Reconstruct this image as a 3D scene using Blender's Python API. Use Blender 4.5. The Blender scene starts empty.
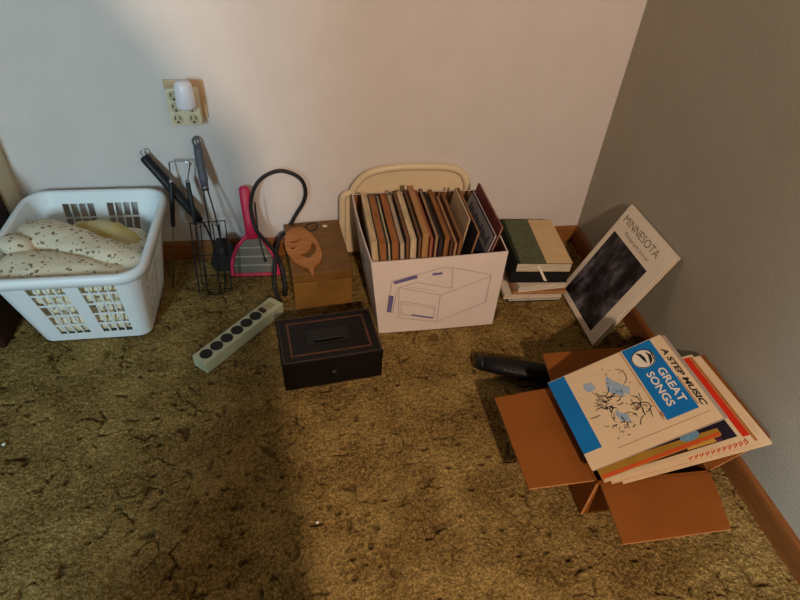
import bpy, bmesh, math, random
import numpy as np
from mathutils import Vector, Matrix, noise, Euler
random.seed(11)
S = bpy.context.scene
COL = S.collection
PI = math.pi

# ------------------------------------------------------------ materials
def lin(c):
    c = c / 255.0
    return c / 12.92 if c <= 0.04045 else ((c + 0.055) / 1.055) ** 2.4
def rgb(r, g, b): return (lin(r), lin(g), lin(b), 1.0)

def mat(name, col, rough=0.6, col2=None, scale=20.0, stretch=(1, 1, 1), bump=0.0, bscale=None, metal=0.0,
        spec=0.3, detail=4.0, emit=0.0, trans=0.0):
    m = bpy.data.materials.new(name); m.use_nodes = True
    nt = m.node_tree; N = nt.nodes; L = nt.links
    b = N['Principled BSDF']
    b.inputs['Roughness'].default_value = rough
    b.inputs['Metallic'].default_value = metal
    b.inputs['Specular IOR Level'].default_value = spec
    c1 = rgb(*col)
    c2 = rgb(*col2) if col2 else tuple(x * 0.88 for x in c1[:3]) + (1,)
    tc = N.new('ShaderNodeTexCoord'); mp = N.new('ShaderNodeMapping')
    mp.inputs['Scale'].default_value = stretch
    L.new(tc.outputs['Object'], mp.inputs['Vector'])
    nz = N.new('ShaderNodeTexNoise'); nz.inputs['Scale'].default_value = scale; nz.inputs['Detail'].default_value = detail
    L.new(mp.outputs[0], nz.inputs['Vector'])
    rp = N.new('ShaderNodeValToRGB'); rp.color_ramp.elements[0].position = 0.35; rp.color_ramp.elements[1].position = 0.65
    rp.color_ramp.elements[0].color = c2; rp.color_ramp.elements[1].color = c1
    L.new(nz.outputs['Fac'], rp.inputs[0]); L.new(rp.outputs[0], b.inputs['Base Color'])
    if bump:
        nb = N.new('ShaderNodeTexNoise'); nb.inputs['Scale'].default_value = bscale or scale * 4; nb.inputs['Detail'].default_value = 3
        L.new(mp.outputs[0], nb.inputs['Vector'])
        bp = N.new('ShaderNodeBump'); bp.inputs['Strength'].default_value = bump; bp.inputs['Distance'].default_value = 0.004
        L.new(nb.outputs['Fac'], bp.inputs['Height']); L.new(bp.outputs[0], b.inputs['Normal'])
    return m

def stripe_pages(name, col, col2, axis='Z', scale=900):
    """paper block: fine page lines across the thickness"""
    m = bpy.data.materials.new(name); m.use_nodes = True
    nt = m.node_tree; N = nt.nodes; L = nt.links; b = N['Principled BSDF']
    b.inputs['Roughness'].default_value = 0.85; b.inputs['Specular IOR Level'].default_value = 0.15
    tc = N.new('ShaderNodeTexCoord'); mp = N.new('ShaderNodeMapping')
    sc = {'X': (1, .03, .03), 'Y': (.03, 1, .03), 'Z': (.03, .03, 1)}[axis]
    mp.inputs['Scale'].default_value = sc; L.new(tc.outputs['Object'], mp.inputs[0])
    nz = N.new('ShaderNodeTexNoise'); nz.inputs['Scale'].default_value = scale; nz.inputs['Detail'].default_value = 2
    L.new(mp.outputs[0], nz.inputs[0])
    rp = N.new('ShaderNodeValToRGB'); rp.color_ramp.elements[0].position = .35; rp.color_ramp.elements[1].position = .65
    rp.color_ramp.elements[0].color = rgb(*col2); rp.color_ramp.elements[1].color = rgb(*col)
    L.new(nz.outputs['Fac'], rp.inputs[0]); L.new(rp.outputs[0], b.inputs['Base Color'])
    return m

def wood(name, c1, c2, scale=6, stretch=(1, 1, 1), rough=.45):
    return mat(name, c1, rough, c2, scale, stretch, bump=.08, spec=.35, detail=6)

def carpet_mat():
    m = bpy.data.materials.new('carpet'); m.use_nodes = True
    nt = m.node_tree; N = nt.nodes; L = nt.links; b = N['Principled BSDF']
    b.inputs['Roughness'].default_value = 1.0; b.inputs['Specular IOR Level'].default_value = 0.0
    tc = N.new('ShaderNodeTexCoord')
    def nz(s, d=3):
        n = N.new('ShaderNodeTexNoise'); n.inputs['Scale'].default_value = s; n.inputs['Detail'].default_value = d
        L.new(tc.outputs['Object'], n.inputs[0]); return n
    def ramp(src, p0, c0, p1, c1):
        r = N.new('ShaderNodeValToRGB'); e = r.color_ramp.elements
        e[0].position = p0; e[0].color = c0; e[1].position = p1; e[1].color = c1
        L.new(src, r.inputs[0]); return r
    def mixc(fac, a, bb, mode='MIX'):
        x = N.new('ShaderNodeMix'); x.data_type = 'RGBA'; x.blend_type = mode
        if isinstance(fac, float): x.inputs[0].default_value = fac
        else: L.new(fac, x.inputs[0])
        L.new(a, x.inputs[6]); L.new(bb, x.inputs[7]); return x.outputs[2]
    tuft = ramp(nz(170, 3).outputs['Fac'], .32, rgb(62, 50, 25), .68, rgb(206, 174, 108))
    big = ramp(nz(11, 4).outputs['Fac'], .40, rgb(122, 92, 48), .62, rgb(184, 153, 92))
    c = mixc(.5, tuft.outputs[0], big.outputs[0])
    fine = ramp(nz(330, 3).outputs['Fac'], .38, rgb(96, 94, 90), .65, rgb(255, 255, 255))
    c = mixc(.55, c, fine.outputs[0], 'MULTIPLY')
    # darker brown at the bottom of the sculpted grooves (a vertex attribute of the pile depth)
    at = N.new('ShaderNodeAttribute'); at.attribute_name = 'groove'
    dk = N.new('ShaderNodeRGB'); dk.outputs[0].default_value = rgb(54, 38, 22)
    f = N.new('ShaderNodeMath'); f.operation = 'MULTIPLY'; f.inputs[1].default_value = .7
    L.new(at.outputs['Fac'], f.inputs[0])
    c = mixc(f.outputs[0], c, dk.outputs[0])
    L.new(c, b.inputs['Base Color'])
    bp = N.new('ShaderNodeBump'); bp.inputs['Strength'].default_value = .9; bp.inputs['Distance'].default_value = .005
    L.new(nz(230, 4).outputs['Fac'], bp.inputs['Height']); L.new(bp.outputs[0], b.inputs['Normal'])
    return m

def floral_mat():
    m = bpy.data.materials.new('floral_cotton'); m.use_nodes = True
    nt = m.node_tree; N = nt.nodes; L = nt.links; b = N['Principled BSDF']
    b.inputs['Roughness'].default_value = .9; b.inputs['Specular IOR Level'].default_value = .1
    tc = N.new('ShaderNodeTexCoord')
    n = N.new('ShaderNodeTexNoise'); n.inputs['Scale'].default_value = 160; L.new(tc.outputs['Object'], n.inputs[0])
    va = N.new('ShaderNodeVectorMath'); va.operation = 'MULTIPLY_ADD'
    va.inputs[1].default_value = (.006, .006, .006); L.new(n.outputs['Color'], va.inputs[0]); L.new(tc.outputs['Object'], va.inputs[2])
    base = rgb(226, 216, 190)
    prev = None
    for sc, thr, ca, cb in ((60, .22, rgb(134, 104, 78), rgb(140, 132, 122)), (88, .16, rgb(160, 136, 106), rgb(124, 116, 104))):
        v = N.new('ShaderNodeTexVoronoi'); v.inputs['Scale'].default_value = sc; L.new(va.outputs[0], v.inputs['Vector'])
        r = N.new('ShaderNodeValToRGB'); e = r.color_ramp.elements
        e[0].position = thr; e[0].color = (1, 1, 1, 1); e[1].position = thr + .06; e[1].color = (0, 0, 0, 1)
        L.new(v.outputs['Distance'], r.inputs[0])
        sp = N.new('ShaderNodeSeparateColor'); L.new(v.outputs['Color'], sp.inputs[0])
        mx = N.new('ShaderNodeMix'); mx.data_type = 'RGBA'; mx.inputs[6].default_value = ca; mx.inputs[7].default_value = cb
        L.new(sp.outputs[0], mx.inputs[0])
        o = N.new('ShaderNodeMix'); o.data_type = 'RGBA'
        if prev is None: o.inputs[6].default_value = base
        else: L.new(prev, o.inputs[6])
        L.new(r.outputs[0], o.inputs[0]); L.new(mx.outputs[2], o.inputs[7]); prev = o.outputs[2]
    L.new(prev, b.inputs['Base Color'])
    nb = N.new('ShaderNodeTexNoise'); nb.inputs['Scale'].default_value = 45; L.new(tc.outputs['Object'], nb.inputs[0])
    bp = N.new('ShaderNodeBump'); bp.inputs['Strength'].default_value = .4; bp.inputs['Distance'].default_value = .006
    L.new(nb.outputs['Fac'], bp.inputs['Height']); L.new(bp.outputs[0], b.inputs['Normal'])
    return m

M = dict(
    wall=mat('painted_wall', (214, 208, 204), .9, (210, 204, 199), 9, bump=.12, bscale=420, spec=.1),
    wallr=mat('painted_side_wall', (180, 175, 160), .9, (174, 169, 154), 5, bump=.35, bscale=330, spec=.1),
    oak=wood('oak_trim', (150, 98, 48), (126, 78, 36), 9, (1, 14, 30)),
    oakx=wood('oak_trim_side', (142, 88, 44), (118, 70, 32), 9, (14, 1, 30)),
    darkwood=wood('dark_wood', (58, 26, 18), (38, 18, 14), 8, (10, 10, 1)),
    carpet=carpet_mat(),
    plastic=mat('white_plastic', (236, 244, 248), .38, (231, 240, 245), 6, spec=.5),
    floral=floral_mat(),
    yellow=mat('yellow_cloth', (202, 178, 96), .95, (206, 196, 160), 14, bump=.4, bscale=60, spec=.1),
    black=mat('black_plastic', (26, 27, 32), .5, (20, 20, 24), 30, spec=.4),
    blackmetal=mat('black_wire', (38, 34, 34), .45, (28, 26, 26), 50, metal=.5),
    steel=mat('steel', (196, 198, 202), .28, (170, 172, 178), 60, metal=.9, spec=.5),
    grey=mat('grey_plastic', (92, 94, 102), .5, (80, 82, 90), 20),
    greyl=mat('dark_steel', (120, 116, 112), .4, (100, 96, 92), 40, metal=.8),
    pink=mat('pink_plastic', (214, 44, 84), .45, (200, 36, 76), 16, spec=.45),
    mesh=mat('grey_screen', (132, 126, 112), .85, (104, 99, 88), 600, bump=.5, bscale=700),
    mesh2=mat('pale_screen', (164, 164, 154), .8, (140, 140, 132), 500),
    ivory=mat('ivory_plastic', (216, 206, 176), .45, (208, 197, 166), 14, spec=.45),
    almond=mat('almond_plate', (198, 172, 136), .5, (190, 163, 128), 14, spec=.4),
    slot=mat('socket_slot', (52, 44, 34), .7, (40, 34, 26), 40),
    socketface=mat('socket_face', (196, 184, 152), .5, (186, 174, 142), 14),
    milk=mat('milky_plastic', (236, 238, 246), .35, (230, 232, 242), 12, spec=.5),
    stripg=mat('beige_painted_metal', (190, 190, 156), .5, (180, 180, 148), 20, spec=.4),
    pad=mat('olive_label', (168, 160, 112), .6, (160, 150, 104), 30),
    socketk=mat('black_socket', (34, 32, 30), .55, (24, 22, 22), 90),
    rubber=mat('black_rubber', (34, 30, 30), .55, (26, 24, 24), 60, spec=.35),
    boxw=mat('tan_painted_box', (136, 98, 44), .5, (120, 84, 38), 12, (1, 4, 1), bump=.1, spec=.35),
    boxw2=mat('tan_painted_lid', (122, 87, 40), .48, (108, 75, 34), 12, (1, 4, 1), bump=.1, spec=.35),
    carve=wood('carved_wood', (184, 124, 70), (158, 100, 54), 30, (1, 4, 1), .5),
    tin=mat('black_enamel', (21, 16, 14), .42, (15, 12, 11), 26, spec=.2),
    tinred=mat('faded_red_line', (92, 54, 34), .5, (72, 42, 28), 40),
    card=mat('white_card', (226, 212, 204), .8, (220, 206, 198), 8, spec=.15),
    cardin=mat('brown_card_inside', (150, 108, 74), .85, (138, 98, 66), 14, spec=.1),
    ink=mat('violet_print', (112, 104, 152), .8, (98, 90, 140), 60),
    inkl=mat('thin_print_line', (164, 144, 144), .8, (150, 130, 132), 60),
    cream=mat('cream_plastic', (222, 204, 168), .42, (214, 196, 160), 10, spec=.45),
    kraft=mat('corrugated_card', (143, 84, 36), .85, (134, 78, 32), 9, (1, 1, 1), bump=.15, bscale=90, spec=.1),
    kraftd=mat('corrugated_card_edge', (200, 142, 92), .9, (176, 118, 74), 120, spec=.1),
    paper=mat('cream_paper', (226, 202, 166), .8, (220, 194, 158), 9, spec=.15),
    papergrey=mat('grey_paper', (172, 158, 144), .8, (164, 150, 136), 9, spec=.15),
    blue=mat('blue_print', (8, 118, 190), .6, (6, 110, 182), 12, spec=.25),
    inkblack=mat('black_print', (34, 28, 28), .7, (28, 22, 24), 60),
    wash=mat('pale_blue_print', (142, 168, 196), .8, (160, 178, 196), 50),
    brownink=mat('brown_print', (176, 134, 96), .8, (160, 120, 84), 60),
    red=mat('red_print', (214, 52, 22), .6, (206, 44, 18), 12, spec=.25),
    orange=mat('orange_print', (218, 92, 44), .6, (206, 82, 38), 20),
    mustard=mat('mustard_print', (178, 138, 52), .6, (164, 124, 44), 20),
    navy=mat('navy_print', (34, 26, 46), .5, (28, 22, 38), 20),
    umber=mat('umber_photo', (92, 56, 34), .5, (60, 36, 26), 40),
    straw=mat('straw_photo', (222, 176, 84), .5, (204, 156, 66), 60),
    plum=mat('plum_photo', (92, 40, 74), .5, (60, 28, 54), 50),
    white=mat('white_print', (236, 226, 208), .7, (230, 220, 202), 20),
    mnphoto=None,
    green=mat('green_cloth', (96, 102, 76), .85, (86, 92, 68), 60, bump=.15, bscale=500, spec=.15),
    sand=mat('sand_cloth', (214, 186, 140), .85, (206, 178, 132), 60, bump=.1, bscale=400, spec=.15),
    dkgreen=mat('dark_green_cloth', (36, 44, 34), .8, (30, 38, 30), 60),
    blk=mat('black_cloth', (22, 22, 24), .8, (18, 18, 20), 60),
    coverw=mat('white_cover', (222, 208, 188), .6, (214, 200, 180), 30),
    lint=mat('white_lint', (240, 240, 232), .9, (230, 230, 222), 200),
)
def photo_mat():
    m = bpy.data.materials.new('lake_photo'); m.use_nodes = True
    nt = m.node_tree; N = nt.nodes; L = nt.links; b = N['Principled BSDF']
    b.inputs['Roughness'].default_value = .45; b.inputs['Specular IOR Level'].default_value = .25
    tc = N.new('ShaderNodeTexCoord'); mp = N.new('ShaderNodeMapping'); mp.inputs['Scale'].default_value = (1, .55, 1)
    L.new(tc.outputs['Object'], mp.inputs[0])
    n1 = N.new('ShaderNodeTexNoise'); n1.inputs['Scale'].default_value = 17; n1.inputs['Detail'].default_value = 7; n1.inputs['Roughness'].default_value = .7
    L.new(mp.outputs[0], n1.inputs[0])
    r = N.new('ShaderNodeValToRGB'); e = r.color_ramp.elements
    e[0].position = .42; e[0].color = rgb(20, 18, 20); e[1].position = .66; e[1].color = rgb(128, 124, 132)
    x = e.new(.52); x.color = rgb(60, 57, 64)
    L.new(n1.outputs['Fac'], r.inputs[0]); L.new(r.outputs[0], b.inputs['Base Color'])
    return m
M['mnphoto'] = photo_mat()

# ------------------------------------------------------------ mesh builder
class MB:
    def __init__(s): s.v = []; s.f = []; s.mi = []; s.sm = []
    def add(s, vs, fs, mi=0, smooth=False, mx=None):
        o = len(s.v)
        for p in vs:
            p = Vector(p); s.v.append(tuple(mx @ p) if mx else tuple(p))
        for f in fs: s.f.append(tuple(i + o for i in f)); s.mi.append(mi); s.sm.append(smooth)
        return s
    def box(s, lo, hi, mi=0, mx=None, bev=0.0):
        if bev > 0:
            bm = bmesh.new(); bmesh.ops.create_cube(bm, size=1)
            for v in bm.verts:
                v.co = Vector([lo[i] + (hi[i] - lo[i]) * (v.co[i] + .5) for i in range(3)])
            bmesh.ops.bevel(bm, geom=bm.edges[:], offset=bev, segments=2, affect='EDGES', profile=.6)
            bm.verts.index_update()
            s.add([v.co[:] for v in bm.verts], [[v.index for v in f.verts] for f in bm.faces], mi, False, mx); bm.free(); return s
        x0, y0, z0 = lo; x1, y1, z1 = hi
        vs = [(x0, y0, z0), (x1, y0, z0), (x1, y1, z0), (x0, y1, z0), (x0, y0, z1), (x1, y0, z1), (x1, y1, z1), (x0, y1, z1)]
        return s.add(vs, [(3, 2, 1, 0), (4, 5, 6, 7), (0, 1, 5, 4), (1, 2, 6, 5), (2, 3, 7, 6), (3, 0, 4, 7)], mi, False, mx)
    def prism(s, poly, z0, z1, mi=0, mx=None):
        n = len(poly)
        a = sum(poly[i][0] * poly[(i + 1) % n][1] - poly[(i + 1) % n][0] * poly[i][1] for i in range(n))
        if a < 0: poly = poly[::-1]
        vs = [(x, y, z0) for x, y in poly] + [(x, y, z1) for x, y in poly]
        fs = [tuple(range(n - 1, -1, -1)), tuple(range(n, 2 * n))] + [(i, (i + 1) % n, (i + 1) % n + n, i + n) for i in range(n)]
        return s.add(vs, fs, mi, False, mx)
    def hexa(s, b, t, mi=0, mx=None):
        vs = list(b) + list(t)
        return s.add(vs, [(3, 2, 1, 0), (4, 5, 6, 7), (0, 1, 5, 4), (1, 2, 6, 5), (2, 3, 7, 6), (3, 0, 4, 7)], mi, False, mx)
    def tube(s, pts, r, n=10, mi=0, closed=False, mx=None, squash=(1, 1), cap=True):
        pts = [Vector(p) for p in pts]; m = len(pts); rs = r if isinstance(r, (list, tuple)) else [r] * m
        vs = []; up = None
        for i, p in enumerate(pts):
            if closed: d = pts[(i + 1) % m] - pts[i - 1]
            else: d = pts[min(i + 1, m - 1)] - pts[max(i - 1, 0)]
            d.normalize()
            if up is None:
                up = Vector((0, 0, 1)) if abs(d.z) < .9 else Vector((0, 1, 0))
            a = (up - d * up.dot(d)).normalized(); up = a; c = d.cross(a)
            for k in range(n):
                t = 2 * PI * k / n
                vs.append(p + a * math.cos(t) * rs[i] * squash[0] + c * math.sin(t) * rs[i] * squash[1])
        fs = []
        for i in range(m if closed else m - 1):
            j = (i + 1) % m
            for k in range(n):
                fs.append((i * n + k, i * n + (k + 1) % n, j * n + (k + 1) % n, j * n + k))
        s.add(vs, fs, mi, True, mx)
        if cap and not closed:
            o = len(s.v) - len(vs)
            s.f.append(tuple(o + k for k in range(n - 1, -1, -1))); s.mi.append(mi); s.sm.append(False)
            s.f.append(tuple(o + (m - 1) * n + k for k in range(n))); s.mi.append(mi); s.sm.append(False)
        return s
    def cyl(s, c, r, h, n=24, mi=0, mx=None, r2=None):
        r2 = r if r2 is None else r2
        vs = [(c[0] + r * math.cos(2 * PI * k / n), c[1] + r * math.sin(2 * PI * k / n), c[2]) for k in range(n)]
        vs += [(c[0] + r2 * math.cos(2 * PI * k / n), c[1] + r2 * math.sin(2 * PI * k / n), c[2] + h) for k in range(n)]
        s.add(vs, [tuple(range(n - 1, -1, -1)), tuple(range(n, 2 * n))], mi, False, mx)
        o = len(s.v) - 2 * n
        for k in range(n): s.f.append((o + k, o + (k + 1) % n, o + (k + 1) % n + n, o + k + n)); s.mi.append(mi); s.sm.append(True)
        return s
    def blob(s, c, rad, nu=28, nv=16, amp=.0, ns=20, mi=0, e=1.0, seed=0):
        vs = []; fs = []
        def sp(a, p): return math.copysign(abs(a) ** p, a)
        for i in range(nv + 1):
            ph = -PI / 2 + PI * i / nv
            for j in range(nu):
                th = 2 * PI * j / nu
                p = Vector((sp(math.cos(ph), e) * sp(math.cos(th), e) * rad[0], sp(math.cos(ph), e) * sp(math.sin(th), e) * rad[1], sp(math.sin(ph), e) * rad[2])) + Vector(c)
                if amp: p += p.normalized() * 0 + (p - Vector(c)).normalized() * amp * noise.noise(p * ns + Vector((seed, 0, 0)))
                vs.append(p)
        for i in range(nv):
            for j in range(nu): fs.append((i * nu + j, i * nu + (j + 1) % nu, (i + 1) * nu + (j + 1) % nu, (i + 1) * nu + j))
        return s.add(vs, fs, mi, True)
    def build(s, name, mats, parent=None, bevel=0.0):
        me = bpy.data.meshes.new(name); me.from_pydata(s.v, [], s.f)
        for m in (mats if isinstance(mats, (list, tuple)) else [mats]): me.materials.append(m)
        me.polygons.foreach_set('material_index', s.mi); me.polygons.foreach_set('use_smooth', s.sm)
        me.validate(); me.update()
        o = bpy.data.objects.new(name, me); COL.objects.link(o)
        if parent: o.parent = parent
        if bevel:
            b = o.modifiers.new('bevel', 'BEVEL'); b.width = bevel; b.segments = 2; b.limit_method = 'ANGLE'
        return o

def thing(name, label, cat, loc=(0, 0, 0), rotz=0, group=None, mw=None):
    o = bpy.data.objects.new(name, None); COL.objects.link(o); o.empty_display_size = .05
    if mw is not None: o.matrix_world = mw
    else: o.location = loc; o.rotation_euler = (0, 0, rotz)
    return tag(o, label, cat, group)
def tag(o, label, cat, group=None):
    o['label'] = label; o['category'] = cat
    if group: o['group'] = group
    return o
def struct(o): o['kind'] = 'structure'; return o
def frame(o, x, y, z):
    x, y, z = Vector(x).normalized(), Vector(y).normalized(), Vector(z).normalized()
    m = Matrix((x, y, z)).transposed().to_4x4(); m.translation = Vector(o); return m
def smooth_path(pts, n=8, closed=False):
    P = [Vector(p) for p in pts]; m = len(P); out = []
    for i in range(m if closed else m - 1):
        if closed: a, b, c, d = P[i - 1], P[i], P[(i + 1) % m], P[(i + 2) % m]
        else: a, b, c, d = P[max(i - 1, 0)], P[i], P[i + 1], P[min(i + 2, m - 1)]
        for k in range(n):
            t = k / n
            out.append(.5 * ((2 * b) + (c - a) * t + (2 * a - 5 * b + 4 * c - d) * t * t + (3 * b - a - 3 * c + d) * t ** 3))
    if not closed: out.append(P[-1])
    return out

def text(name, s, m, parent, x0, x1, y0, y1, z, extr=.0003, shear=0., bold=0., rot=0., label=None):
    """flat raised lettering fitted to the rectangle x0..x1, y0..y1 of the parent's local plane"""
    cu = bpy.data.curves.new(name, 'FONT'); cu.body = s; cu.size = 1; cu.shear = shear; cu.offset = bold; cu.resolution_u = 4
    t = bpy.data.objects.new(name, cu); COL.objects.link(t)
    dg = bpy.context.evaluated_depsgraph_get()
    me = bpy.data.meshes.new_from_object(t.evaluated_get(dg)); bpy.data.objects.remove(t)
    xs = [v.co.x for v in me.vertices]; ys = [v.co.y for v in me.vertices]
    ax, bx, ay, by = min(xs), max(xs), min(ys), max(ys)
    for v in me.vertices:
        v.co = Vector((x0 + (v.co.x - ax) / (bx - ax) * (x1 - x0), y0 + (v.co.y - ay) / (by - ay) * (y1 - y0), z))
    me.materials.clear(); me.materials.append(m); me.name = name
    o = bpy.data.objects.new(name, me); COL.objects.link(o); o.parent = parent
    if rot: pass
    if label: o['label'] = label
    return o

# ------------------------------------------------------------ camera
cd = bpy.data.cameras.new('camera'); cam = bpy.data.objects.new('camera', cd); COL.objects.link(cam)
rx, dn, fw = Vector((.986002, -.156255, .058179)), Vector((-.058628, -.651563, -.756325)), Vector((.156087, .742327, -.651603))
cam.matrix_world = frame((-.870, -1.427, 1.030), rx, -dn, -fw)
cd.sensor_width = 36; cd.lens = 25.2; cd.clip_start = .02; cd.clip_end = 50
S.camera = cam

# ------------------------------------------------------------ the room
LW = -1.605       # left wall
def build_floor():
    xs = np.concatenate([np.linspace(-3.2, -1.75, 12)[:-1], np.arange(-1.75, 0.0001, .0026)])
    ys = np.concatenate([np.linspace(-3.3, -1.36, 12)[:-1], np.arange(-1.36, 0.0001, .0026)])
    nx, ny = len(xs), len(ys)
    X, Y = np.meshgrid(xs, ys)
    rng = np.random.default_rng(5)
    def vnoise(X, Y, s, seed):
        r = np.random.default_rng(seed); T = r.random((256, 256))
        u, v = X * s + 400.3, Y * s + 400.7
        i, j = np.floor(u).astype(int), np.floor(v).astype(int); a, b = u - i, v - j
        a = a * a * (3 - 2 * a); b = b * b * (3 - 2 * b)
        g = lambda p, q: T[p % 256, q % 256]
        return (g(i, j) * (1 - a) + g(i + 1, j) * a) * (1 - b) + (g(i, j + 1) * (1 - a) + g(i + 1, j + 1) * a) * b
    def fbm(X, Y, s, seed, o=3): return sum(vnoise(X, Y, s * 2 ** k, seed + k) * .5 ** k for k in range(o)) / sum(.5 ** k for k in range(o))
    wx = X + .05 * (fbm(X, Y, 9, 21) - .5) + .02 * (fbm(X, Y, 40, 31) - .5) + .010 * (fbm(X, Y, 120, 33) - .5); wy = Y + .05 * (fbm(X, Y, 9, 41) - .5) + .02 * (fbm(X, Y, 40, 51) - .5) + .010 * (fbm(X, Y, 120, 53) - .5)
    # sculpted branching grooves: voronoi cell borders, broken up
    cs = .058
    F1 = np.full(X.shape, 9.); F2 = np.full(X.shape, 9.)
    ci, cj = np.floor(wx / cs).astype(int), np.floor(wy / cs).astype(int)
    r = np.random.default_rng(77); JX = r.random((128, 128)); JY = r.random((128, 128))
    for di in (-1, 0, 1):
        for dj in (-1, 0, 1):
            a, b = ci + di, cj + dj
            px = (a + JX[a % 128, b % 128]) * cs; py = (b + JY[a % 128, b % 128]) * cs
            d = np.hypot(wx - px, wy - py)
            n1 = np.minimum(F1, d); F2 = np.minimum(np.maximum(F1, d), F2); F1 = n1
    edge = F2 - F1
    mask = np.clip((fbm(X, Y, 22, 61, 2) - .60) * 9, 0, 1)
    wdt = .0034 + .003 * vnoise(X, Y, 60, 71)
    groove = np.clip(1 - edge / wdt, 0, 1) * mask
    spots = np.clip((vnoise(X, Y, 55, 81) - .84) * 9, 0, 1) * .8
    groove = np.maximum(groove, spots)
    tuft = vnoise(X, Y, 210, 91) * .6 + vnoise(X, Y, 110, 92) * .4
    Z = -.0035 + .0045 * tuft - .009 * groove - .004 * (fbm(X, Y, 14, 101, 2) - .35).clip(0)
    Z = np.minimum(Z, .0006)
    co = np.stack([X, Y, Z], -1).reshape(-1, 3)
    idx = np.arange(nx * ny).reshape(ny, nx)
    q = np.stack([idx[:-1, :-1], idx[:-1, 1:], idx[1:, 1:], idx[1:, :-1]], -1).reshape(-1)
    nf = len(q) // 4
    me = bpy.data.meshes.new('floor')
    me.vertices.add(len(co)); me.vertices.foreach_set('co', co.reshape(-1).astype(np.float32))
    me.loops.add(len(q)); me.loops.foreach_set('vertex_index', q.astype(np.int32))
    me.polygons.add(nf); me.polygons.foreach_set('loop_start', np.arange(0, nf * 4, 4, dtype=np.int32))
    me.polygons.foreach_set('use_smooth', np.ones(nf, dtype=bool))
    at = me.attributes.new('groove', 'FLOAT', 'POINT'); at.data.foreach_set('value', groove.reshape(-1).astype(np.float32))
    me.update(); me.validate(); me.materials.append(M['carpet'])
    o = bpy.data.objects.new('floor', me); COL.objects.link(o); struct(o)
build_floor()
struct(MB().box((LW - .1, 0, -.02), (.1, .1, 2.4)).build('wall_back', M['wall']))
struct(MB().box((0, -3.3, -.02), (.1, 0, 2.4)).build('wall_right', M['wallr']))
struct(MB().box((LW - .1, -.078, -.02), (LW, 0, 2.4)).build('wall_left', M['ivory']))
struct(MB().box((LW - .06, -.34, -.02), (LW - .004, -.079, .34), bev=.004).build('trim_1', M['darkwood']))
def baseboard(name, pts, m):
    # profile in (depth, z): slightly rounded top
    prof = [(0, -.01), (.011, -.01), (.011, .046), (.009, .053), (.005, .057), (0, .057)]
    mb = MB(); vs = []
    for (p, nrm) in pts:
        for d, z in prof: vs.append((p[0] + nrm[0] * d, p[1] + nrm[1] * d, z))
    n = len(prof); fs = [(k, (k + 1) % n, n + (k + 1) % n, n + k) for k in range(n)] + [tuple(range(n - 1, -1, -1)), tuple(range(n, 2 * n))]
    mb.add(vs, fs); return struct(mb.build(name, m))
baseboard('baseboard_back', [((LW, 0), (0, -1)), ((0, 0), (0, -1))], M['oak'])
baseboard('baseboard_right', [((0, -.011), (-1, 0)), ((0, -3.3), (-1, 0))], M['oakx'])
# unseen blocker added behind the viewer; its raking top shapes the wall shadow
struct(MB().prism([(-.812, 0), (-.812, 1.23), (-1.115, 1.68), (-1.49, 1.68), (-1.49, 0)], 0, .09,
                  mx=frame((0, -1.70, 0), (1, 0, 0), (0, 0, 1), (0, -1, 0))).build('shadow_blocker', M['wall']))

for k, (x, y, s, lb) in enumerate(((-.884, -.885, .0035, 'tiny white lint speck on the carpet in front of the black cash box'),
                               (-1.515, -.634, .0045, 'tiny white lint speck on the carpet below the laundry basket'))):
    tag(MB().blob((x, y, .002), (s, s * .8, s * .6), 10, 6, amp=s * .5, ns=300).build('lint', M['lint']), lb, 'lint')

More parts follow.
